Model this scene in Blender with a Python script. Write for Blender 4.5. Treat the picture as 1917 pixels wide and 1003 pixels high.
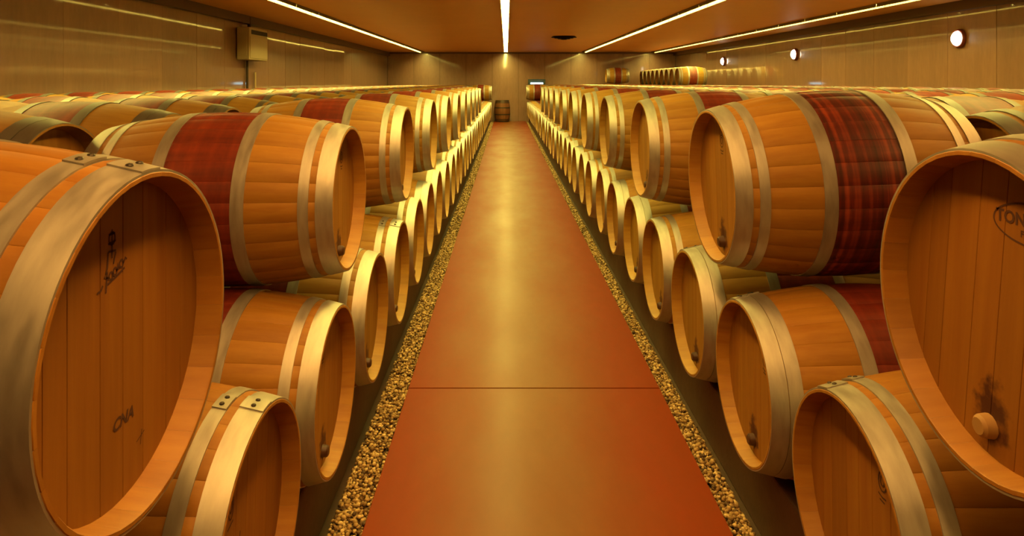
import bpy, math, random
import numpy as np
from mathutils import Vector, Matrix

random.seed(7); rng = np.random.default_rng(7)
for o in list(bpy.data.objects): bpy.data.objects.remove(o, do_unlink=True)
scene = bpy.context.scene
COL = scene.collection

# ------------------------------------------------------------------ camera
F_PX, XV, YV, W, H = 1236.0, 948.0, 154.4, 1917.0, 1003.0
EYE = 1.64
cam_d = bpy.data.cameras.new('camera'); cam = bpy.data.objects.new('camera', cam_d); COL.objects.link(cam)
cam_d.sensor_width = 36.0; cam_d.lens = F_PX * 36.0 / W
cam_d.shift_x = (W / 2 - XV) / W; cam_d.shift_y = -(H / 2 - YV) / W
cam_d.clip_start = 0.02; cam_d.clip_end = 100
cam.location = (0, 0, EYE); cam.rotation_euler = (math.pi / 2, 0, 0)
scene.camera = cam
# ------------------------------------------------------------------ world, exposure
w = bpy.data.worlds.new('world'); scene.world = w; w.use_nodes = True
w.node_tree.nodes['Background'].inputs[0].default_value = (0.02, 0.012, 0.006, 1)
w.node_tree.nodes['Background'].inputs[1].default_value = 1.0
vs = scene.view_settings
vs.view_transform = 'Standard'; vs.look = 'None'; vs.gamma = 1.0; vs.use_curve_mapping = False
vs.exposure = 0.0
TUBE = (1.0, 0.80, 0.15); TUBE_NEAR = (1.0, 0.50, 0.11); TUBE_POWER = 80.0

# ------------------------------------------------------------------ material helpers
class NT:
    def __init__(s, name):
        s.m = bpy.data.materials.new(name); s.m.use_nodes = True
        s.t = s.m.node_tree; s.b = s.t.nodes['Principled BSDF']
    def n(s, typ, **kw):
        nd = s.t.nodes.new(typ)
        for k, v in kw.items():
            if k.startswith('i_'):
                key = k[2:]; key = int(key) if key.isdigit() else key.replace('_', ' ')
                nd.inputs[key].default_value = v
            else: setattr(nd, k, v)
        return nd
    def l(s, a, b): s.t.links.new(a, b)
    def coord(s, scale=(1, 1, 1), out='Object'):
        tc = s.n('ShaderNodeTexCoord'); mp = s.n('ShaderNodeMapping'); mp.inputs['Scale'].default_value = scale
        s.l(tc.outputs[out], mp.inputs[0]); return mp.outputs[0]
    def noise(s, vec, scale, detail=4, rough=.55):
        nd = s.n('ShaderNodeTexNoise', i_Scale=scale, i_Detail=detail, i_Roughness=rough)
        s.l(vec, nd.inputs['Vector']); return nd.outputs['Fac']
    def ramp(s, fac, stops):
        nd = s.n('ShaderNodeValToRGB'); e = nd.color_ramp.elements
        while len(e) < len(stops): e.new(.5)
        for el, (p, c) in zip(e, stops):
            el.position = p; el.color = (*c, 1) if len(c) == 3 else c
        s.l(fac, nd.inputs[0]); return nd.outputs[0]
    def mix(s, fac, a, b, mode='MIX'):
        nd = s.n('ShaderNodeMix', data_type='RGBA', blend_type=mode)
        for v, k in ((fac, 0), (a, 6), (b, 7)):
            if hasattr(v, 'links'): s.l(v, nd.inputs[k])
            elif k == 0: nd.inputs[0].default_value = v
            else: nd.inputs[k].default_value = (*v, 1)
        return nd.outputs[2]
    def math(s, op, a, b=None, c=None, clamp=False):
        nd = s.n('ShaderNodeMath', operation=op, use_clamp=clamp)
        for i, v in enumerate((a, b, c)):
            if v is None: continue
            if hasattr(v, 'links'): s.l(v, nd.inputs[i])
            else: nd.inputs[i].default_value = v
        return nd.outputs[0]
    def bump(s, h, strength, dist=.01):
        nd = s.n('ShaderNodeBump', i_Strength=strength, i_Distance=dist); s.l(h, nd.inputs['Height'])
        s.l(nd.outputs[0], s.b.inputs['Normal'])
    def col(s, c):
        if hasattr(c, 'links'): s.l(c, s.b.inputs['Base Color'])
        else: s.b.inputs['Base Color'].default_value = (*c, 1)
    def set(s, **kw):
        for k, v in kw.items():
            i = s.b.inputs[k.replace('_', ' ')]
            if hasattr(v, 'links'): s.l(v, i)
            else: i.default_value = v

def obj_tint(t):
    oi = t.n('ShaderNodeObjectInfo'); return oi
def simple(name, c, rough=.6, metal=0.0, **kw):
    t = NT(name); t.col(c); t.set(Roughness=rough, Metallic=metal, **kw); return t.m
def emitter(name, c, strength):
    t = NT(name); t.col((.9, .9, .9)); t.set(Emission_Color=(*c, 1), Emission_Strength=strength); return t.m

def rvec(t, v):
    oi = t.n('ShaderNodeObjectInfo'); va = t.n('ShaderNodeVectorMath', operation='ADD'); t.l(v, va.inputs[0]); t.l(t.math('MULTIPLY', oi.outputs['Random'], 40.0), va.inputs[1]); return va.outputs[0]
def wood_mat(name, light, dark, along, per_object, nst=28, rough=.55, stain=False):
    """oak; grain runs along axis `along`; per piece tone from the object or from the stave angle"""
    t = NT(name)
    sc = [34.0, 34.0, 34.0]; sc['xyz'.index(along)] = 2.0
    v = rvec(t, t.coord(sc)); g = t.noise(v, 1.0, 5, .6)
    sc2 = [9.0] * 3; sc2['xyz'.index(along)] = 1.0
    g2 = t.noise(rvec(t, t.coord(sc2)), 1.0, 3)
    oi = obj_tint(t)
    c = t.ramp(t.math('ADD', t.math('MULTIPLY', g, .7), t.math('MULTIPLY', g2, .35)), [(.3, dark), (.75, light)])
    if per_object: rnd = oi.outputs['Random']
    else:
        sp = t.n('ShaderNodeSeparateXYZ'); t.l(t.coord(), sp.inputs[0])
        if along == 'x':
            a = t.math('ARCTAN2', sp.outputs[2], sp.outputs[1]); u = t.math('MULTIPLY', a, nst / (2 * math.pi))
        else: u = t.math('MULTIPLY', sp.outputs[1], 15.0)
        wn = t.n('ShaderNodeTexWhiteNoise', noise_dimensions='1D'); t.l(t.math('FLOOR', u), wn.inputs['W']); rnd = wn.outputs['Value']
        fr = t.math('FRACT', u); edge = t.math('MINIMUM', fr, t.math('SUBTRACT', 1.0, fr))
        gr = t.math('SMOOTHSTEP' if False else 'MULTIPLY', edge, 18.0, clamp=True)
    tone = t.math('MULTIPLY_ADD', rnd, .17, .91)
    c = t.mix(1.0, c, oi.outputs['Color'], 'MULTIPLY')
    hsv = t.n('ShaderNodeHueSaturation'); t.l(c, hsv.inputs['Color']); t.l(tone, hsv.inputs['Value']); c = hsv.outputs[0]
    if stain:   # dark wine drip below the tap hole of a head
        sp2 = t.n('ShaderNodeSeparateXYZ'); t.l(t.coord(), sp2.inputs[0])
        dy = t.math('MULTIPLY', sp2.outputs[1], 13.0)
        dz = t.math('MULTIPLY', t.math('ADD', sp2.outputs[2], .185), 8.5)
        d = t.math('SQRT', t.math('ADD', t.math('POWER', dy, 2.0), t.math('POWER', dz, 2.0)))
        d = t.math('ADD', d, t.math('MULTIPLY', t.noise(t.coord(), 40.0, 3), .9))
        c = t.mix(t.ramp(d, [(.75, (1, 1, 1)), (1.0, (0, 0, 0))]), c, (.06, .018, .008))
        kn = t.noise(t.coord((3, 14, 9)), 1.0, 2)
        c = t.mix(t.ramp(kn, [(.64, (0, 0, 0)), (.74, (.4, .4, .4))]), c, dark)
    t.col(c); t.set(Roughness=rough)
    t.b.inputs['Specular IOR Level'].default_value = .35
    t.bump(g, .12, .004)
    return t.m
LIGHT, DARK = (.385, .215, .033), (.26, .116, .014)
M = {}
M['stave'] = wood_mat('oak_stave', LIGHT, DARK, 'x', True)
M['body'] = wood_mat('oak_body', LIGHT, DARK, 'x', False)
M['board'] = wood_mat('oak_head_board', (.32, .168, .026), (.225, .094, .012), 'z', True, stain=True)
M['board_plain'] = wood_mat('oak_head_board_plain', (.32, .168, .026), (.225, .094, .012), 'z', True)
M['head'] = wood_mat('oak_head', (.32, .168, .026), (.225, .094, .012), 'z', False, stain=True)
def red_mat(streak=False):
    t = NT('wine_streaked_oak' if streak else 'wine_stained_oak')
    v = t.coord((38, 2, 2) if streak else (20, 5, 5)); a = t.noise(v, 1.0, 4, .6)
    b = t.noise(rvec(t, t.coord((3, 40, 40))), 1.0, 3)
    oi = obj_tint(t)
    c = t.ramp(t.math('ADD', t.math('MULTIPLY', a, .82 if streak else .65), t.math('MULTIPLY', b, .18 if streak else .35)), [(.36, (.028, .003, .003)), (.52, (.10, .009, .005)), (.66, (.24, .036, .011))] if streak else [(.33, (.10, .010, .004)), (.55, (.20, .025, .007)), (.72, (.30, .055, .014))])
    c = t.mix(1.0, c, oi.outputs['Color'], 'MULTIPLY')
    hsv = t.n('ShaderNodeHueSaturation'); t.l(c, hsv.inputs['Color']); t.l(t.math('MULTIPLY_ADD', oi.outputs['Random'], .24, .88), hsv.inputs['Value'])
    t.col(hsv.outputs[0]); t.set(Roughness=.5); t.bump(b, .12, .004); return t.m
M['red'] = red_mat(); M['red_streak'] = red_mat(True)
def hoop_mat(name='galvanised_steel', k=1.0):
    t = NT(name)
    n = t.noise(t.coord((14, 3, 3)), 4.0, 5)
    t.col(t.ramp(n, [(.3, (.33 * k, .315 * k, .285 * k)), (.7, (.43 * k, .415 * k, .375 * k))])); t.set(Metallic=.72)
    t.set(Roughness=t.ramp(n, [(.3, (.40,) * 3), (.7, (.56,) * 3)])); return t.m
M['hoop'] = hoop_mat(); M['hoop_deep'] = hoop_mat('darker_steel', .5)  # second one is a darker copy of the hoop steel for deep rows
M['rivet'] = simple('rivet_dark', (.06, .05, .04), .5, .6)
M['mark'] = simple('burnt_brand', (.055, .016, .008), .8)
M['peg'] = simple('oak_peg', (.30, .17, .06), .6); M['plug'] = simple('dark_wet_plug', (.05, .018, .008), .45)
def concrete(name, lo, hi, rough, scale=(1, 1, 1), coat=0.0, coat_r=.1, bump=.05, spec=.5):
    t = NT(name); oi = obj_tint(t)
    n = t.noise(t.coord(scale), 1.6, 6, .62); f = t.noise(t.coord(tuple(5 * k for k in scale)), 3.0, 4)
    c = t.ramp(t.math('ADD', t.math('MULTIPLY', n, .7), t.math('MULTIPLY', f, .3)), [(.3, lo), (.7, hi)])
    hsv = t.n('ShaderNodeHueSaturation'); t.l(c, hsv.inputs['Color']); t.l(t.math('MULTIPLY_ADD', oi.outputs['Random'], .22, .89), hsv.inputs['Value'])
    t.col(hsv.outputs[0]); t.set(Roughness=rough, Coat_Weight=coat, Coat_Roughness=coat_r)
    t.b.inputs['Specular IOR Level'].default_value = spec
    if bump: t.bump(n, bump, .02)
    return t.m
M['wall'] = concrete('polished_concrete_panel', (.19, .090, .056), (.31, .160, .100), .36, (1.5, 1.5, .35), coat=1.0, coat_r=.055, bump=.03, spec=.8)
M['joint'] = simple('dark_joint', (.05, .032, .018), .8)
M['trim'] = simple('dark_brown_cornice', (.09, .045, .02), .5)
M['ceil'] = concrete('painted_ceiling', (.52, .24, .05), (.58, .275, .06), .5, (.5, .5, .5), bump=0)
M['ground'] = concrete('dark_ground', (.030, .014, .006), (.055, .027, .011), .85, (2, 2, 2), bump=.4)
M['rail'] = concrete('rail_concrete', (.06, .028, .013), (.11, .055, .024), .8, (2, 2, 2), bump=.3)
def walk_mat():
    t = NT('red_screed')
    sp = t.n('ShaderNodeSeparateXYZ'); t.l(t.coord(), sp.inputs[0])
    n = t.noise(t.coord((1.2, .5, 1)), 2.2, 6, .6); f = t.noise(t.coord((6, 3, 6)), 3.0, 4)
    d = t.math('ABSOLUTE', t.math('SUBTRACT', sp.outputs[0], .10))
    wear_sheen = t.math('ADD', t.math('MULTIPLY', d, 1.25), t.math('MULTIPLY', n, .55))
    c = t.ramp(wear_sheen, [(.36, (.19, .066, .010)), (.95, (.215, .028, .002))])  # centre tone: wear, with some reflection sheen painted into the colour
    c = t.mix(t.math('MULTIPLY', f, .35), c, (.11, .034, .005))
    t.col(c); t.set(Roughness=t.ramp(n, [(.3, (.46,) * 3), (.7, (.56,) * 3)]), Coat_Weight=.07, Coat_Roughness=.24)
    t.b.inputs['Specular IOR Level'].default_value = .14
    t.bump(f, .03, .01); return t.m
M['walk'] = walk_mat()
def gravel_mat():
    t = NT('gravel_pebbles'); g = t.n('ShaderNodeNewGeometry')
    t.col(t.ramp(g.outputs['Random Per Island'], [(0, (.05, .022, .007)), (.3, (.19, .105, .032)), (.65, (.38, .235, .085)), (1, (.62, .45, .22))]))
    t.set(Roughness=.75); return t.m
M['gravel'] = gravel_mat()
M['tube'] = emitter('lit_tube', TUBE, TUBE_POWER)
M['tube_near'] = emitter('lit_tube_warm', TUBE_NEAR, TUBE_POWER)
M['housing'] = simple('light_cutoff_grey', (.16, .13, .09), .6)  # kept dark so the added lips throw less light sideways
M['bulb'] = emitter('bulkhead_glass', (1.0, .86, .62), 14.0)
M['lampbase'] = simple('painted_glow_lamp_rim', (.20, .035, .015), .5)  # reddish glow around the lamp, painted into the rim colour
M['unit'] = simple('cream_enamel', (.42, .33, .19), .5)
M['black'] = simple('black_slot', (.012, .009, .007), .7)
M['pipe'] = simple('dark_pipe', (.06, .035, .02), .6)
M['palepipe'] = simple('pale_pipe', (.62, .45, .25), .5)
M['trap'] = simple('slate_blue_housing', (.055, .085, .10), .5)
M['uv'] = emitter('cyan_tube', (.45, .85, 1.0), 6.0)
M['darkwood'] = wood_mat('old_dark_oak', (.26, .10, .03), (.13, .045, .014), 'x', False)

# ------------------------------------------------------------------ mesh helpers
def mesh(name, verts, faces, mats, mi=None, smooth=False):
    me = bpy.data.meshes.new(name); me.from_pydata([tuple(v) for v in verts], [], faces)
    for m in (mats if isinstance(mats, (list, tuple)) else [mats]): me.materials.append(M[m] if isinstance(m, str) else m)
    if mi is not None: me.polygons.foreach_set('material_index', mi)
    if smooth is True: me.polygons.foreach_set('use_smooth', [True] * len(me.polygons))
    elif smooth: me.polygons.foreach_set('use_smooth', smooth)
    me.update()
    if smooth: me.set_sharp_from_angle(angle=math.radians(32))
    return me
def link(name, me, parent=None, loc=(0, 0, 0), rot=(0, 0, 0)):
    o = bpy.data.objects.new(name, me); COL.objects.link(o); o.location = loc; o.rotation_euler = rot
    if parent: o.parent = parent
    return o
def tag(o, label, cat, group=None):
    o['label'] = label; o['category'] = cat
    if group: o['group'] = group
    return o
def struct(o): o['kind'] = 'structure'; return o
BOXF = [(0, 1, 3, 2), (4, 6, 7, 5), (0, 4, 5, 1), (2, 3, 7, 6), (0, 2, 6, 4), (1, 5, 7, 3)]
def boxv(x0, x1, y0, y1, z0, z1): return [(x, y, z) for x in (x0, x1) for y in (y0, y1) for z in (z0, z1)]
def box(name, b, mat): return mesh(name, boxv(*b), [tuple(reversed(f)) for f in BOXF][::1], mat)
def bevbox(name, b, mat, bev=.01):
    import bmesh
    me = box(name, b, mat); bm = bmesh.new(); bm.from_mesh(me)
    bmesh.ops.recalc_face_normals(bm, faces=bm.faces)
    bmesh.ops.bevel(bm, geom=list(bm.edges), offset=bev, segments=2, affect='EDGES', profile=.5)
    bm.to_mesh(me); bm.free(); return me
def lathe(pts, seg, axis='x', closed=False, cap=False):
    """pts = [(axial, r)]; returns verts, faces"""
    v, f = [], []; n = len(pts)
    for i in range(seg):
        a = 2 * math.pi * i / seg; c, s = math.cos(a), math.sin(a)
        for (u, r) in pts: v.append((u, r * c, r * s) if axis == 'x' else (r * c, r * s, u))
    rng_ = range(n if closed else n - 1)
    for i in range(seg):
        j = (i + 1) % seg
        for k in rng_:
            k2 = (k + 1) % n; f.append((i * n + k, j * n + k, j * n + k2, i * n + k2))
    return v, f

# ------------------------------------------------------------------ room
XL, XR, YN, YF, ZC = -4.95, 7.05, -3.2, 27.5, EYE + 1.257
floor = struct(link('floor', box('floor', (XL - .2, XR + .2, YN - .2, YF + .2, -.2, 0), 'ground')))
WL, WR = -.515, .805
joints = [YN, 3.47, 14.7, 16.8, 18.8, YF - .02]
for a, b in zip(joints, joints[1:]):
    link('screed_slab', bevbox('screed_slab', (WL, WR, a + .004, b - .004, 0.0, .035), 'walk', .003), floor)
ceil = struct(link('ceiling', box('ceiling', (XL - .2, XR + .2, YN - .2, YF + .2, ZC, ZC + .15), 'ceil')))
def wall(name, side):
    if side in 'LR':
        x = XL if side == 'L' else XR; s = -1 if side == 'L' else 1
        w_ = struct(link(name, box(name, tuple(sorted((x + s * .02, x + s * .2))) + (YN, YF, 0, ZC), 'joint')))
        n = int(round((YF - YN) / 1.05)); d = (YF - YN) / n
        me = box('concrete_panel', (-.012, .012, -d / 2 + .004, d / 2 - .004, .01, ZC - .01), 'wall')
        for i in range(n):
            link('concrete_panel', me, w_, (x + s * .018, YN + d * (i + .5), 0), (0, 0, random.uniform(-.006, .006)))
    else:
        y = YF if side == 'F' else YN; s = 1 if side == 'F' else -1
        w_ = struct(link(name, box(name, (XL, XR) + tuple(sorted((y + s * .02, y + s * .2))) + (0, ZC), 'joint')))
        n = 11; d = (XR - XL) / n
        me = box('concrete_panel', (-d / 2 + .004, d / 2 - .004, -.012, .012, .01, ZC - .01), 'wall')
        for i in range(n): link('concrete_panel', me, w_, (XL + d * (i + .5), y + s * .018, 0), (0, 0, random.uniform(-.006, .006)))
    return w_
wall('wall_left', 'L'); wall('wall_right', 'R'); wall('wall_back', 'F'); wall('wall_front', 'N')
for i, b in enumerate([(XL, XL + .10, YN, YF, ZC - .15, ZC), (XR - .10, XR, YN, YF, ZC - .15, ZC), (XL, XR, YF - .07, YF, ZC - .06, ZC)]):
    struct(link('trim_%d' % (i + 1), box('trim', b, 'trim')))

# ------------------------------------------------------------------ ceiling light rows
ROWS = [(-3.42, 'above the barrels nearest the cream wall unit'), (-.02, 'above the red walkway'),
        (3.14, 'above the barrels between walkway and round wall lamps'), (5.97, 'beside the wall of round lamps')]
PITCH = 1.26
me_h = {}
def luminaire_meshes():
    L2 = PITCH / 2 - .006
    v, f = [], []
    pr = [(-.072, 0), (-.072, -.056), (-.066, -.056), (-.066, -.004), (.066, -.004), (.066, -.056), (.072, -.056), (.072, 0)]  # deep side lips added to the fixture to block sideways light
    for y in (-L2, L2): v += [(x, y, z) for x, z in pr]
    n = len(pr)
    for k in range(n): f.append((k, (k + 1) % n, n + (k + 1) % n, n + k))
    f += [(0, 1, 2, 3), (3, 4, 7, 0), (4, 5, 6, 7), (8, 11, 10, 9), (11, 8, 15, 12), (12, 15, 14, 13)]
    hs = mesh('light_housing_cutoff', v, f, 'housing')
    vd, fd = [], []
    arc = [(.062 * math.cos(t), -.006 - .002 * math.sin(t)) for t in np.linspace(math.pi, 0, 7)]
    for y in (-L2 + .012, L2 - .012): vd += [(x, y, z) for x, z in arc]
    for k in range(6): fd.append((k, k + 1, 8 + k, 7 + k))
    fd += [tuple(range(7)), tuple(range(13, 6, -1))]
    return hs, mesh('light_diffuser', vd, fd, 'tube'), mesh('light_diffuser', vd, fd, 'tube_near')
hs_me, df_me, dfn_me = luminaire_meshes()
for (x, where) in ROWS:
    y = YN + .5 + 2 * PITCH
    while y + PITCH / 2 < YF - .05:
        r = bpy.data.objects.new('strip_light', None); COL.objects.link(r); r.location = (x, y, ZC)
        tag(r, 'glowing linear ceiling light in the row ' + where, 'ceiling light', 'ceiling lights ' + where)
        link('housing', hs_me, r); link('diffuser', dfn_me if y < 3.0 else df_me, r)
        y += PITCH

# ------------------------------------------------------------------ barrels
HL, RB, RE = .44, .328, .270
def prof(x, rb=RB): return rb - (rb - RE) * (abs(x) / HL) ** 1.95
REDX = .117
HOOPS = {'a': [(.001, .056), (.078, .111), (.280, .323)], 'b': [(.001, .052), (.054, .096), (.280, .323)]}
NST = 28
XS = [-HL, -.36, -.24, -REDX, 0, REDX, .24, .36, HL]
def stave_mesh():
    a = math.pi / NST; cols = [(-a * .997, -.0009), (-a * .94, 0), (0, .0004), (a * .94, 0), (a * .997, -.0009)]
    rows = []
    for s in (-1,):
        rows += [(-HL + .060, -.036), (-HL + .048, -.028), (-HL + .003, -.011), (-HL, -.008)]
    outer = [(-HL, -.002), (-HL + .002, 0)] + [(x, 0) for x in np.linspace(-.40, .40, 17) if True] + [(HL - .002, 0), (HL, -.002)]
    xs = sorted(set([round(p[0], 5) for p in outer] + [-REDX, REDX]))
    prof_pts = rows + [(x, (-.002 if abs(abs(x) - HL) < 1e-6 else 0)) for x in xs] + [(-x, d) for x, d in reversed(rows)]
    v, f, mi, sm = [], [], [], []
    nc = len(cols)
    for (x, d) in prof_pts:
        for ang, e in cols:
            rr = prof(x) + d + (e if d > -.005 else 0); v.append((x, rr * math.sin(ang), rr * math.cos(ang)))
    no = len(rows); 
    for k in range(len(prof_pts) - 1):
        x0, x1 = prof_pts[k][0], prof_pts[k + 1][0]
        isout = no <= k < no + len(xs) - 1
        for c in range(nc - 1):
            f.append((k * nc + c, (k + 1) * nc + c, (k + 1) * nc + c + 1, k * nc + c + 1)[::-1])
            mi.append(1 if isout and abs((x0 + x1) / 2) < REDX else 0); sm.append(isout)
    return mesh('stave', v, f, ['stave', 'red'], mi, sm)
def body_mesh(seg, fine=True, mats=('body', 'red')):
    xs = XS if fine else [-HL, -.25, -REDX, 0, REDX, .25, HL]
    pts = [(-HL + .048, RE - .020), (-HL, RE - .007)] + [(x, prof(x)) for x in xs] + [(HL, RE - .007), (HL - .048, RE - .020)]
    v, f = lathe(pts, seg); n = len(pts) - 1; mi, sm = [], []
    for i in range(seg):
        for k in range(n):
            o = 2 <= k < n - 2; mi.append(1 if o and abs(pts[k][0] + pts[k + 1][0]) / 2 < REDX else 0); sm.append(o)
    return mesh('barrel_body', v, f, list(mats), mi, sm)
def hoop_pts(h, side, th=.0032):
    a, b = h; xs = [side * (HL - a), side * (HL - (a + b) / 2), side * (HL - b)]
    o = [(x, prof(x) + th) for x in xs]; i = [(x, prof(x) - .004) for x in reversed(xs)]
    return o + i
def hoop_mesh(h, side, seg):
    p = hoop_pts(h, side); v, f = lathe(p, seg, closed=True)
    if side > 0: f = [q[::-1] for q in f]
    sm = [k % len(p) in (0, 1) for k in range(len(f))]
    return mesh('hoop', v, f, 'hoop', None, sm)
def disc_mesh(side, seg, mat='head'):
    x = side * (HL - .047); v = [(x, (RE - .018) * math.cos(2 * math.pi * i / seg), (RE - .018) * math.sin(2 * math.pi * i / seg)) for i in range(seg)]
    x2 = x - side * .02; v += [(x2, q[1], q[2]) for q in v]
    f = [tuple(range(seg))[::side], tuple(range(seg, 2 * seg))[::-side]]
    for i in range(seg):
        j = (i + 1) % seg; f.append((i, i + seg, j + seg, j)[::side])
    return mesh('head', v, f, mat)
NB = 8
def board_meshes(side):
    out = []; R = RE - .0155; ed = np.linspace(-R, R, NB + 1); ed[1:-1] += [.006, -.008, .004, 0, -.005, .007, -.004]
    x = side * (HL - .047)
    for y0, y1 in zip(ed, ed[1:]):
        ys = np.linspace(y0 + (.0004 if y0 > -R + 1e-6 else .002), y1 - (.0004 if y1 < R - 1e-6 else .002), 5)
        loop = [(y, math.sqrt(max(R * R - y * y, 0))) for y in ys] + [(y, -math.sqrt(max(R * R - y * y, 0))) for y in ys[::-1]]
        n = len(loop); c = np.mean(np.array(loop), axis=0)
        v = [(x, p[0] - .0006 * np.sign(p[0] - c[0]), p[1]) for p in loop] + [(x - side * .0015, *p) for p in loop] + [(x - side * .02, *p) for p in loop]
        f = [tuple(range(n))[::-side]]
        for k in range(n):
            j = (k + 1) % n
            f += [(k, j, n + j, n + k)[::side], (n + k, n + j, 2 * n + j, 2 * n + k)[::side]]
        out.append(mesh('head_board', v, f, 'board'))
    return out
ST = stave_mesh(); ST_S = stave_mesh(); ST_S.materials[1] = M['red_streak']; BOARDS = board_meshes(1); BOARDS_P = board_meshes(1)
for b_ in BOARDS_P: b_.materials[0] = M['board_plain']
HEAD_B = disc_mesh(-1, 48); HEAD_F = disc_mesh(1, 48)
HM0 = {k: [(hoop_mesh(h, s, 72)) for s in (1, -1) for h in hs] for k, hs in HOOPS.items()}
HM1 = {k: [(hoop_mesh(h, s, 40)) for s in (1, -1) for h in hs] for k, hs in HOOPS.items()}
BODY1 = body_mesh(56)
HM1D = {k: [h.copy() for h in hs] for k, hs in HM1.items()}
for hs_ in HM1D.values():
    for h_ in hs_: h_.materials[0] = M['hoop_deep']
def lod2_mesh(seg, mats=('body', 'red', 'hoop', 'head'), hoops='a', fine=True):
    V, Fc, MI, SM = [], [], [], []
    def add(v, f, mi, sm):
        o = len(V); V.extend(v); Fc.extend([tuple(i + o for i in q) for q in f]); MI.extend(mi); SM.extend(sm)
    b = body_mesh(seg, False); 
    add([tuple(q.co) for q in b.vertices], [tuple(p.vertices) for p in b.polygons], [p.material_index for p in b.polygons], [p.use_smooth for p in b.polygons])
    for s in (1, -1):
        for h in HOOPS[hoops]:
            hm = hoop_mesh(h, s, seg); add([tuple(q.co) for q in hm.vertices], [tuple(p.vertices) for p in hm.polygons], [2] * len(hm.polygons), [p.use_smooth for p in hm.polygons])
        d = disc_mesh(s, seg); add([tuple(q.co) for q in d.vertices], [tuple(p.vertices) for p in d.polygons], [3] * len(d.polygons), [False] * len(d.polygons))
    return V, Fc, MI, SM
v2, f2, m2, s2 = lod2_mesh(28)
LOD2 = mesh('wine_barrel', v2, f2, ['body', 'red', 'hoop', 'head'], m2, s2)
LOD2D = LOD2.copy(); LOD2D.materials[2] = M['hoop_deep']
PEGV, PEGF = lathe([(0, .021), (.016, .019), (.021, .014), (.021, .0001)], 14)
PEG = mesh('tap_plug', [(v[0] + HL - .047, v[1], v[2] - .205) for v in PEGV], [q[::-1] for q in PEGF], 'peg', None, True)
PLUG = PEG.copy(); PLUG.materials[0] = M['plug']
RIV = mesh('rivet', *[lathe([(0, .0065), (.003, .005), (.0045, .0001)], 10, axis='z')[i] for i in (0, 1)], 'rivet')
def lap_mesh(h):   # the overlapping end of a hoop strap, a plate on top of the strap
    a, b = h; xs = [HL - a, HL - b]; v, f = [], []; th = np.linspace(-.10, .10, 9)
    for t in th:
        for x in xs: v += [(x, (prof(x) + .0064) * math.sin(t), (prof(x) + .0064) * math.cos(t)), (x, (prof(x) + .001) * math.sin(t), (prof(x) + .001) * math.cos(t))]
    for k in range(8):
        o = 4 * k; f += [(o, o + 4, o + 6, o + 2), (o + 1, o, o + 4, o + 5)[::-1], (o + 2, o + 6, o + 7, o + 3)]
    f += [(0, 2, 3, 1), (32, 33, 35, 34)]
    return mesh('hoop_lap', v, f, 'hoop')
LAPS = {k: [lap_mesh(h) for h in hs[:2]] for k, hs in HOOPS.items()}
BARRELS = []
def root(name, X, Y, Z, rot, sc, tilt=0):
    r = bpy.data.objects.new(name, None); COL.objects.link(r)
    r.location = (X, Y, Z - RB * sc); r.rotation_euler = (0, 0, rot); r.scale = (1, sc, sc); r.empty_display_size = .1
    return r
def part(name, me, r, col, spin=0.0, parent=None):
    o = link(name, me, parent or r, (0, 0, RB) if parent is None else (0, 0, 0), (spin, 0, 0)); o.color = col; return o
def barrel(side, head_x, Y, Z, lod, label, group, style='a', sc=1.0, col=(1, 1, 1), spin=0.0, peg=True, seam=None, name='wine_barrel', stave=None, deep=False, tilt=0.0):
    """side -1 = stands left of the walkway with its head towards +X, +1 = right, head towards -X"""
    X = head_x + side * HL; rot = 0 if side < 0 else math.pi; c4 = (*col, 1)
    if lod == 2:
        o = link(name, LOD2D if deep else LOD2, None, (X, Y, Z), (spin, 0, rot) if side < 0 else (-spin, 0, rot)); o.scale = (1, sc, sc); o.color = c4
        tag(o, label, 'barrel', group); return o
    r = root(name, X, Y, Z, rot, sc); tag(r, label, 'barrel', group); r.rotation_euler[1] = tilt
    if lod == 0:
        for k in range(NST):
            s = part('stave', stave or ST, r, c4, spin + 2 * math.pi * k / NST)
            if k % 3 == 0: s.color = (col[0] * .97, col[1] * .95, col[2] * .93, 1)
        for b in (BOARDS if peg else BOARDS_P): part('head_board', b, r, c4, spin)
        part('back_head', HEAD_B, r, c4, spin)
        for i, hm in enumerate(HM0[style]):
            ho = part('hoop', hm, r, c4)
            if i < 2 and seam is not None:
                lp = part('hoop_lap', LAPS[style][i], r, c4, seam + (.07 if i else 0), parent=ho)
        if seam is not None:
            for i in range(2):
                a, b = HOOPS[style][i]
                for da in (-.05, .05):
                    t = -(seam + (.07 if i else 0)) + da; x = HL - (a + b) / 2; rr = prof(x) + .0062
                    rv = link('rivet', RIV, r, (x, rr * math.sin(t), RB + rr * math.cos(t)), (-t, 0, 0))
        if peg: part('tap_plug', PEG if peg == 'wood' else PLUG, r, c4, spin)
    else:
        part('barrel_body', BODY1, r, c4, spin)
        part('head', HEAD_F, r, c4, spin); part('back_head', HEAD_B, r, c4, spin)
        for hm in (HM1D if deep else HM1)[style]: part('hoop', hm, r, c4)
        if peg and lod == 1: part('tap_plug', PLUG, r, c4, spin)
    return r
def tone():
    k = random.uniform(.9, 1.06); return (k, k * random.uniform(.94, 1.06), k * random.uniform(.85, 1.1))

ZB = EYE - 1.046
AX_L, AX_R = 'on the air-unit side', 'on the wall-lamp side'
def nth(k): return {1: 'first', 2: 'second', 3: 'third', 4: 'fourth', 5: 'fifth'}.get(k, '%d%s' % (k, {1: 'st', 2: 'nd', 3: 'rd'}.get(k % 10 if k not in (11, 12, 13) else 0, 'th')))
near = {}
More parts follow.
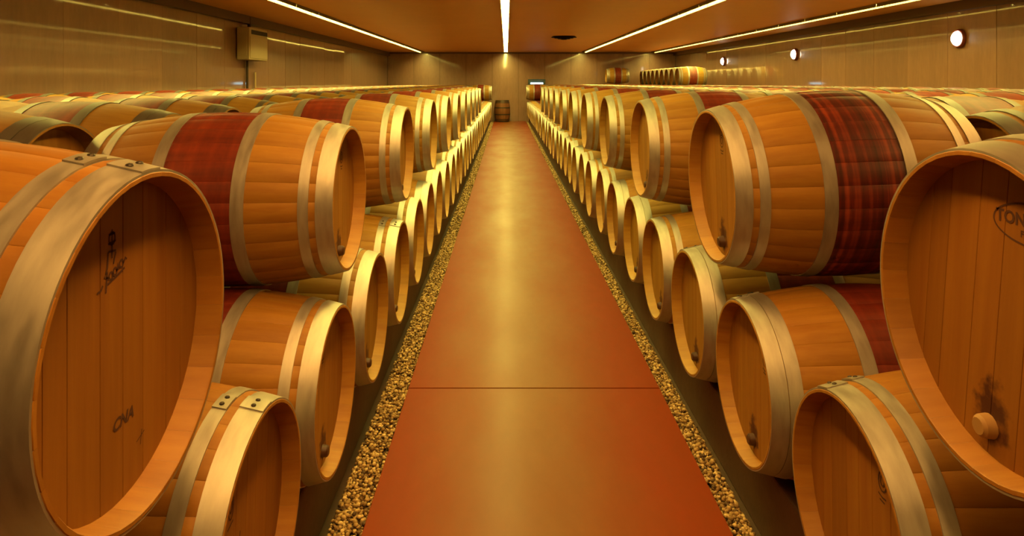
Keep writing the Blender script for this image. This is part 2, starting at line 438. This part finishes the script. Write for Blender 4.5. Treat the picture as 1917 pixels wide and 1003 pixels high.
# lower rows along the walkway (index 0 is the barrel before the first one whose head shows)
for side, X0, Y0, where in ((-1, -.577, 1.56, AX_L), (1, .820, 1.615, AX_R)):
    labels = {0: 'oak barrel mostly hidden under the barrel with the ' + ('script brand' if side < 0 else 'oval stamp'),
              1: ('lower oak barrel with a dark emblem and riveted hoop tucked under the script-branded barrel' if side < 0 else
                  'lower oak barrel with riveted steel hoop tucked under the barrel with the oval stamp'),
              2: ('lower oak barrel with wine drips under its tap hole, beside the script-branded barrel' if side < 0 else
                  'lower oak barrel with two touching steel hoops and a lap joint, near the oval-stamped barrel'),
              }
    brand = 'script-branded' if side < 0 else 'oval-stamped'
    for i in range(0, 37):
        Y = Y0 + .70 * (i - 1); lod = 0 if i <= 6 else (1 if i <= 16 else 2)
        dx = random.uniform(-.012, .012) if i > 4 else (.008 if side < 0 and i == 1 else (-.004 if i == 1 else 0))
        style = 'b' if (side > 0 and i in (2, 3)) else ('a' if i < 5 else random.choice('ab'))
        seam = {(-1, 1): -.05, (1, 1): .35, (1, 2): .30, (1, 3): .35, (-1, 4): .2}.get((side, i))
        lab = labels.get(i, '%s lower-row oak barrel counted from the one under the %s barrel' % (nth(i), brand))
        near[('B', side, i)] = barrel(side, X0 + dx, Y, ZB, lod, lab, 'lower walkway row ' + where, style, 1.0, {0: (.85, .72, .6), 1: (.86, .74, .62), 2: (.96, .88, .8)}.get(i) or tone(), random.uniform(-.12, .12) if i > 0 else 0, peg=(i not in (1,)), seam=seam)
# upper rows along the walkway: every second valley, eleven barrels, then a lone one by the far wall
for side, X0, Y0, z, where in ((-1, -.579, 1.064, EYE - .415, AX_L), (1, .791, 1.135, EYE - .393, AX_R)):
    labels = {0: ('big upper oak barrel with dark script brand and three letters on its head' if side < 0 else
                  'big upper oak barrel with an oval stamp and a wooden peg in its head'),
              1: ('upper barrel with brick-red middle and clean staves behind the script-branded barrel' if side < 0 else
                  'upper barrel with dark streaked wine-stained middle behind the oval-stamped barrel'),
              }
    brand = 'script-branded' if side < 0 else 'oval-stamped'
    for i in range(12):
        Y = Y0 + 1.4 * i if i < 11 else 26.4
        lod = 0 if i <= 3 else (1 if i <= 7 else 2)
        zz, sc = z, 1.0
        if side > 0: sc = {0: 1.02, 1: 1.062, 2: 1.04}.get(i, 1.02)
        if side > 0 and i == 1: zz += .014
        if side < 0: sc = {1: .968, 2: .985}.get(i, 1.0)
        if side < 0 and i == 1: zz -= .014
        if i == 11: lab = 'lone upper barrel by the far wall beside the walkway, ' + where
        else: lab = labels.get(i, '%s upper-row oak barrel counted along the walkway from the %s one' % (nth(i + 1), brand))
        seam = {(-1, 0): .0}.get((side, i))
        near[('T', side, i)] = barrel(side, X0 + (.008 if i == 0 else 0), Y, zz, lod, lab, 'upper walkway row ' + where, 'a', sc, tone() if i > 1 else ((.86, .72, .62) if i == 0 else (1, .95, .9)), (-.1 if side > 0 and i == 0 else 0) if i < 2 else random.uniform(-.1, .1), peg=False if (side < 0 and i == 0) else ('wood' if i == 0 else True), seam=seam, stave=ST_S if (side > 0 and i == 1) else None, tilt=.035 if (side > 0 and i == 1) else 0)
# deeper rows, upper layer
LOW = {}; Y3 = []; FAR = []
for side, xs, zt, off in ((-1, [-1.50, -2.42, -3.34], EYE - .415, (.85, .72, 1.1)), (1, [1.72, 2.64, 3.56, 4.48, 5.40], EYE - .393, (1.0, .70, 1.15, .8, .95))):
    LOW.setdefault(side, [])
    for ci, (x, o) in enumerate(zip(xs, off)):
        Y = o; LOW[side].append((x + side * HL, (o - .206) % .70 + .35 * 0))
        where = '%s row back from the walkway, %s' % (nth(ci + 2), 'air-unit side' if side < 0 else 'wall-lamp side')
        while Y < 26.9:
            xx = x + random.uniform(-.015, .015); zz = zt + random.uniform(0, .004)
            if Y < 15.3:
                lod = 1 if (Y < 6 and ci < 2) else 2
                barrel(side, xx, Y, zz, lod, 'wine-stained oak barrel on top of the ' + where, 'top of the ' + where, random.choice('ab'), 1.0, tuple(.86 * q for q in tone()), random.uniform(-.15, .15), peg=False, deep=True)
            else: FAR.append((xx + side * HL, Y, zz))
            if side > 0 and ci == 4 and Y > 20.9: Y3.append(Y - .35)
            Y += .70
# third layer far away on the lamp side
Z3 = EYE - .393 + .575
for k, y3 in enumerate(Y3):
    barrel(1, 5.40, y3, Z3, 2, 'front barrel with red middle of the far third-layer row' if k == 0 else 'oak barrel in the far third-layer row by the lamp wall', None if k == 0 else 'third-layer row', 'a', 1.0, tone(), 0)
barrel(1, 3.98, 26.35, EYE - .393 + .662, 2, 'single third-layer barrel standing apart on the far upper rows', None, 'a', 1.0, (1.1, 1.1, 1.1), 0)
# lower layer under the deeper rows (hidden below the upper layer)
v3, f3, m3, s3 = lod2_mesh(14)
v3 = np.array(v3)
def merged(name, pts, label):
    n = len(v3); Fb = []; mi = []; sm = []
    for k in range(len(pts)): Fb += [tuple(i + k * n for i in q) for q in f3]; mi += m3; sm += s3
    o = link(name, mesh(name, np.concatenate([v3 + np.array(p) for p in pts]), Fb, ['body', 'red', 'hoop_deep', 'head'], mi, sm))
    o['kind'] = 'stuff'; tag(o, label, 'barrel'); return o
LOWP = []
for sd in (-1, 1):
    for x, y0 in LOW[sd]:
        for k in range(1, 38):
            if y0 + .70 * k > YF - .65: break
            LOWP.append((x, y0 + .70 * k, ZB - .004))
merged('lower_barrel_stacks', LOWP, 'oak barrels of the lower layer beneath the deeper upper rows')
merged('far_barrel_stacks', FAR, 'far oak barrels on top of the deeper rows, towards the end wall')
# upright barrel at the end of the walkway
ub = bpy.data.objects.new('upright_barrel', None); COL.objects.link(ub); ub.location = (-.17, YF - .42, .035)
tag(ub, 'dark old barrel standing upright against the far wall', 'barrel')
for nm, me in [('barrel_body', body_mesh(40, True, ('darkwood', 'darkwood')))] + [('head', disc_mesh(1, 40, 'darkwood')), ('back_head', disc_mesh(-1, 40, 'darkwood'))] + [('hoop', h.copy()) for h in HM1['a']]:
    if nm == 'hoop': me.materials[0] = M['rivet']
    o = link(nm, me, ub, (0, 0, HL), (0, -math.pi / 2, 0))
# rails that carry the lower rows, plinths under the deeper rows
RT = ZB - prof(.265) - .005
for side, X0 in ((-1, -.577), (1, .820)):
    for q in (.305, -.305):
        x = X0 + side * (HL - q)
        nm = 'outer' if q > 0 else 'inner'
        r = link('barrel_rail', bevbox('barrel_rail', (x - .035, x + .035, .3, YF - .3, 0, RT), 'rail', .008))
        tag(r, 'long dark rail under the %s of the lower walkway barrels %s' % ('heads' if q > 0 else 'back ends', AX_L if side < 0 else AX_R), 'rail')
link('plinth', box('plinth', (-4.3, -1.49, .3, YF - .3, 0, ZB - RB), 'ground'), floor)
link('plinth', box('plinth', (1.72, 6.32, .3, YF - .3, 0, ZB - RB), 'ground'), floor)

# ------------------------------------------------------------------ brands on barrel heads
def ribbon(polys, wd):
    v, f = [], []
    for pl in polys:
        pl = np.array(pl, float)
        for k, p in enumerate(pl):
            t = pl[min(k + 1, len(pl) - 1)] - pl[max(k - 1, 0)]; t /= (np.linalg.norm(t) + 1e-9); nn = np.array([-t[1], t[0]]) * wd / 2
            v += [p + nn, p - nn]
            if k: o = len(v) - 4; f.append((o, o + 1, o + 3, o + 2))
    return v, f
def to_head(name, v, f, r, cy, cz, mat='mark'):
    """(u, w) drawing -> on the front head of barrel r; u runs to the reader's right"""
    x = HL - .047 + .0006
    vv = [(x, cy + p[0], cz + p[1]) for p in v]
    o = link(name, mesh(name, vv, f, mat), r, (0, 0, RB)); return o
def text_poly(s, size, shear=0.0):
    cu = bpy.data.curves.new('txt', 'FONT'); cu.body = s; cu.size = size; cu.align_x = 'CENTER'; cu.align_y = 'CENTER'; cu.shear = shear; cu.resolution_u = 3; cu.offset = size * .028
    to = bpy.data.objects.new('txt', cu); COL.objects.link(to); bpy.context.view_layer.update()
    me = to.to_mesh(); v = [(p.co.x, p.co.y) for p in me.vertices]; f = [tuple(p.vertices) for p in me.polygons]
    to.to_mesh_clear(); bpy.data.objects.remove(to); bpy.data.curves.remove(cu); return v, f
def arc(cx, cy, rx, ry, a0=0, a1=2 * math.pi, n=28): return [(cx + rx * math.cos(t), cy + ry * math.sin(t)) for t in np.linspace(a0, a1, n)]
t1 = near[('T', -1, 0)]
emblem = [[(0, .045), (0, .0)], [(-.008, .038), (.008, .038)], [(-.010, .024), (.010, .026)], [(-.010, .012), (.010, .010)], arc(0, .031, .008, .010, n=12),
          [(-.010, .012), (-.012, -.012), (-.016, -.020)], [(.010, .008), (.004, -.010)]]
script = [[(-.038, -.044), (-.028, -.042), (-.024, -.036)], [(-.016, -.050), (-.014, -.034), (-.012, -.018), (-.020, -.024), (-.008, -.030)], arc(-.003, -.027, .005, .006, n=10), arc(.008, -.023, .005, .006, n=10),
          [(.013, -.024), (.016, -.012), (.018, -.022)], arc(.025, -.015, .005, .006, n=10), [(.030, -.016), (.036, -.008), (.040, -.012)], [(-.012, -.038), (.010, -.032), (.034, -.024)]]
to_head('brand_emblem', *ribbon(emblem, .0034), t1, -.030, .140)
to_head('brand_script', *ribbon(script, .0036), t1, -.030, .140)
to_head('brand_letters', *text_poly('CNA', .027, .25), t1, .000, -.128)
to_head('brand_faint', *ribbon([[(-.012, 0), (.012, .008)], [(0, -.010), (.004, .014)]], .0016), t1, .050, -.185)
r1 = near[('T', 1, 0)]
to_head('brand_oval', *ribbon([arc(0, 0, .086, .034, n=48)], .003), r1, .076, .158)
to_head('brand_letters', *text_poly('TONNEAUX', .029), r1, .076, .163)
to_head('brand_letters_small', *text_poly('FRANCE', .015), r1, .076, .141)
b1 = near[('B', -1, 1)]
to_head('brand_emblem', *ribbon([arc(0, 0, .014, .030, n=18), arc(0, 0, .007, .016, n=12), [(-.018, -.045), (.012, -.038)], [(0, .03), (0, .045)]], .004), b1, -.085, .100)
to_head('chalk_stroke', *ribbon([[(-.03, -.045), (-.01, -.01), (0, .0), (.012, .03)]], .004), b1, -.045, -.02)
for key, cy, cz in ((('B', 1, 2), .10, .115), (('B', -1, 2), -.02, .14), (('B', 1, 1), .10, .13), (('B', 1, 3), .09, .11), (('T', -1, 1), .04, .15), (('T', 1, 1), .02, .16)):
    to_head('brand_emblem', *ribbon([arc(0, 0, .016, .022, n=16), arc(0, .002, .008, .012, n=10), [(-.016, -.032), (0, -.036), (.016, -.034)], [(-.010, -.044), (.010, -.045)]], .004), near[key], cy, cz)

# ------------------------------------------------------------------ gravel strips
ICO = None
def pebbles(name, xa, xb, y0, y1, n, size, kind, zbase=.004):
    if kind == 'ico':
        p = (1 + 5 ** .5) / 2
        bv = np.array([(-1, p, 0), (1, p, 0), (-1, -p, 0), (1, -p, 0), (0, -1, p), (0, 1, p), (0, -1, -p), (0, 1, -p), (p, 0, -1), (p, 0, 1), (-p, 0, -1), (-p, 0, 1)]) / math.sqrt(1 + p * p)
        bf = np.array([(0, 11, 5), (0, 5, 1), (0, 1, 7), (0, 7, 10), (0, 10, 11), (1, 5, 9), (5, 11, 4), (11, 10, 2), (10, 7, 6), (7, 1, 8), (3, 9, 4), (3, 4, 2), (3, 2, 6), (3, 6, 8), (3, 8, 9), (4, 9, 5), (2, 4, 11), (6, 2, 10), (8, 6, 7), (9, 8, 1)])
    else:
        bv = np.array([(1, 0, 0), (-1, 0, 0), (0, 1, 0), (0, -1, 0), (0, 0, 1), (0, 0, -1)], float)
        bf = np.array([(0, 2, 4), (2, 1, 4), (1, 3, 4), (3, 0, 4), (2, 0, 5), (1, 2, 5), (3, 1, 5), (0, 3, 5)])
    y = rng.uniform(y0, y1, n); x = xa + (xb - xa) * rng.beta(1.35, 1.35, n)
    s = size * rng.uniform(.65, 1.35, n)[:, None] * rng.uniform(.7, 1.25, (n, 3)); s[:, 2] *= .75
    a = rng.uniform(0, 6.283, n); c, sn = np.cos(a), np.sin(a)
    P = bv[None] * s[:, None, :]; Q = P.copy(); Q[..., 0] = P[..., 0] * c[:, None] - P[..., 1] * sn[:, None]; Q[..., 1] = P[..., 0] * sn[:, None] + P[..., 1] * c[:, None]
    mid = 1 - np.abs((x - (xa + xb) / 2) / ((xb - xa) / 2))
    z = zbase + np.minimum(mid * 2.2, 1) * rng.uniform(0, .030, n)
    Q += np.stack([x, y, z], 1)[:, None, :]
    k = len(bv); Fa = (bf[None] + (np.arange(n) * k)[:, None, None]).reshape(-1, 3)
    me = bpy.data.meshes.new(name); Vv = Q.reshape(-1, 3)
    me.vertices.add(len(Vv)); me.vertices.foreach_set('co', Vv.ravel().astype('f4'))
    me.loops.add(Fa.size); me.loops.foreach_set('vertex_index', Fa.ravel().astype('i4'))
    me.polygons.add(len(Fa)); me.polygons.foreach_set('loop_start', np.arange(0, Fa.size, 3, dtype='i4')); me.polygons.foreach_set('loop_total', np.full(len(Fa), 3, 'i4'))
    me.materials.append(M['gravel']); me.update(calc_edges=True); return me
for xa, xb, where in ((WL - .135, WL + .004, 'cream wall unit'), (WR - .004, WR + .092, 'round wall lamps')):
    g = bpy.data.objects.new('gravel_strip', None); COL.objects.link(g); g.location = (0, 0, 0)
    g['kind'] = 'stuff'; tag(g, 'strip of tan gravel along the walkway edge on the side of the ' + where, 'gravel')
    for me in (pebbles('gravel', xa, xb, .8, 7.0, 11000, .0082, 'ico'), pebbles('gravel', xa, xb, 7.0, YF - .4, 11000, .0120, 'octa')):
        o = link('pebbles', me, g); o['kind'] = 'stuff'

# ------------------------------------------------------------------ wall and ceiling fittings
# wall-mounted air unit
XU = -4.72
u = bpy.data.objects.new('air_unit', None); COL.objects.link(u); u.location = (XL + .012, 12.55, EYE + .42)
tag(u, 'cream boxy air unit with a black slot mounted high on the wall', 'air conditioner')
link('casing', bevbox('casing', (0, XU - XL, -.46, .46, 0, .60), 'unit', .012), u)
link('front_cover', bevbox('front_cover', (XU - XL - .004, XU - XL + .012, -.43, .43, .03, .43), 'unit', .004), u)
link('air_slot', bevbox('air_slot', (XU - XL - .004, XU - XL + .006, -.36, .44, .475, .555), 'black', .003), u)
link('side_grille', bevbox('side_grille', (.04, XU - XL - .05, -.466, -.458, .08, .5), 'unit', .003), u)
def tube(name, r, h, mat, seg=12):
    v, f = lathe([(0, .0001), (0, r), (h, r), (h, .0001)], seg, axis='z'); return mesh(name, v, f, mat, None, True)
p = link('drain_pipe', tube('drain_pipe', .022, 1.9, 'pipe'), None, (XL + .026, 12.55, EYE + .42 - 1.9)); tag(p, 'dark vertical drain pipe below the cream air unit', 'pipe')
p = link('supply_pipe', tube('supply_pipe', .03, .22, 'pipe'), None, (XL + .08, 12.5, EYE + 1.02)); tag(p, 'short dark pipe from the air unit up to the ceiling', 'pipe')
p = link('conduit', tube('conduit', .018, 1.4, 'palepipe'), None, (XL + .022, 12.95, EYE - 1.2)); tag(p, 'thin pale conduit on the wall beside the dark drain pipe', 'pipe')
# round bulkhead lamps
vb, fb = lathe([(0, .0001), (0, .15), (.02, .15), (.045, .135), (.045, .118), (.03, .115)], 28)
vg, fg = lathe([(.03, .116), (.06, .108), (.085, .08), (.10, .04), (.104, .0001)], 28)
LB = mesh('lamp_rim', vb, fb, 'lampbase', None, True); LG = mesh('lamp_glass', vg, fg, 'bulb', None, True)
for y in (10.27, 16.1, 21.4, 4.4):
    r = bpy.data.objects.new('bulkhead_lamp', None); COL.objects.link(r); r.location = (XR, y, EYE + .685); r.rotation_euler = (0, 0, math.pi)
    tag(r, 'lit round bulkhead lamp with red-brown glow painted on its rim on the concrete wall', 'wall lamp', 'round wall lamps')
    link('rim', LB, r); link('glass', LG, r)
# insect lamp on the far wall
t_ = bpy.data.objects.new('insect_lamp', None); COL.objects.link(t_); t_.location = (1.26, YF, EYE - .27)
tag(t_, 'dark slate housing with a glowing cyan tube on the far wall', 'insect lamp')
link('housing', bevbox('housing', (-.36, .36, -.12, 0, 0, .41), 'trap', .01), t_)
link('reflector', bevbox('reflector', (-.31, .31, -.128, -.115, .15, .33), 'trap', .004), t_)
vv, ff = lathe([(-.26, .0001), (-.26, .028), (.26, .028), (.26, .0001)], 14)
link('glow_tube', mesh('glow_tube', vv, ff, 'uv', None, True), t_, (0, -.15, .235))
for sx in (-1, 1): link('tube_holder', bevbox('tube_holder', (sx * .275 - .015, sx * .275 + .015, -.17, -.115, .2, .27), 'trap', .003), t_)
# round ceiling diffuser
v_ = bpy.data.objects.new('ceiling_vent', None); COL.objects.link(v_); v_.location = (1.57, 18.0, ZC)
tag(v_, 'round dark air diffuser on the ceiling', 'vent')
for r0, z0 in ((.35, -.008), (.26, -.03), (.17, -.05), (.08, -.065)):
    a, b = lathe([(0.0, r0 - .05), (z0 - .02, r0), (z0 - .026, r0), (z0 - .012, r0 - .07)], 32, axis='z'); link('diffuser_ring', mesh('diffuser_ring', a, b, 'black', None, True), v_)
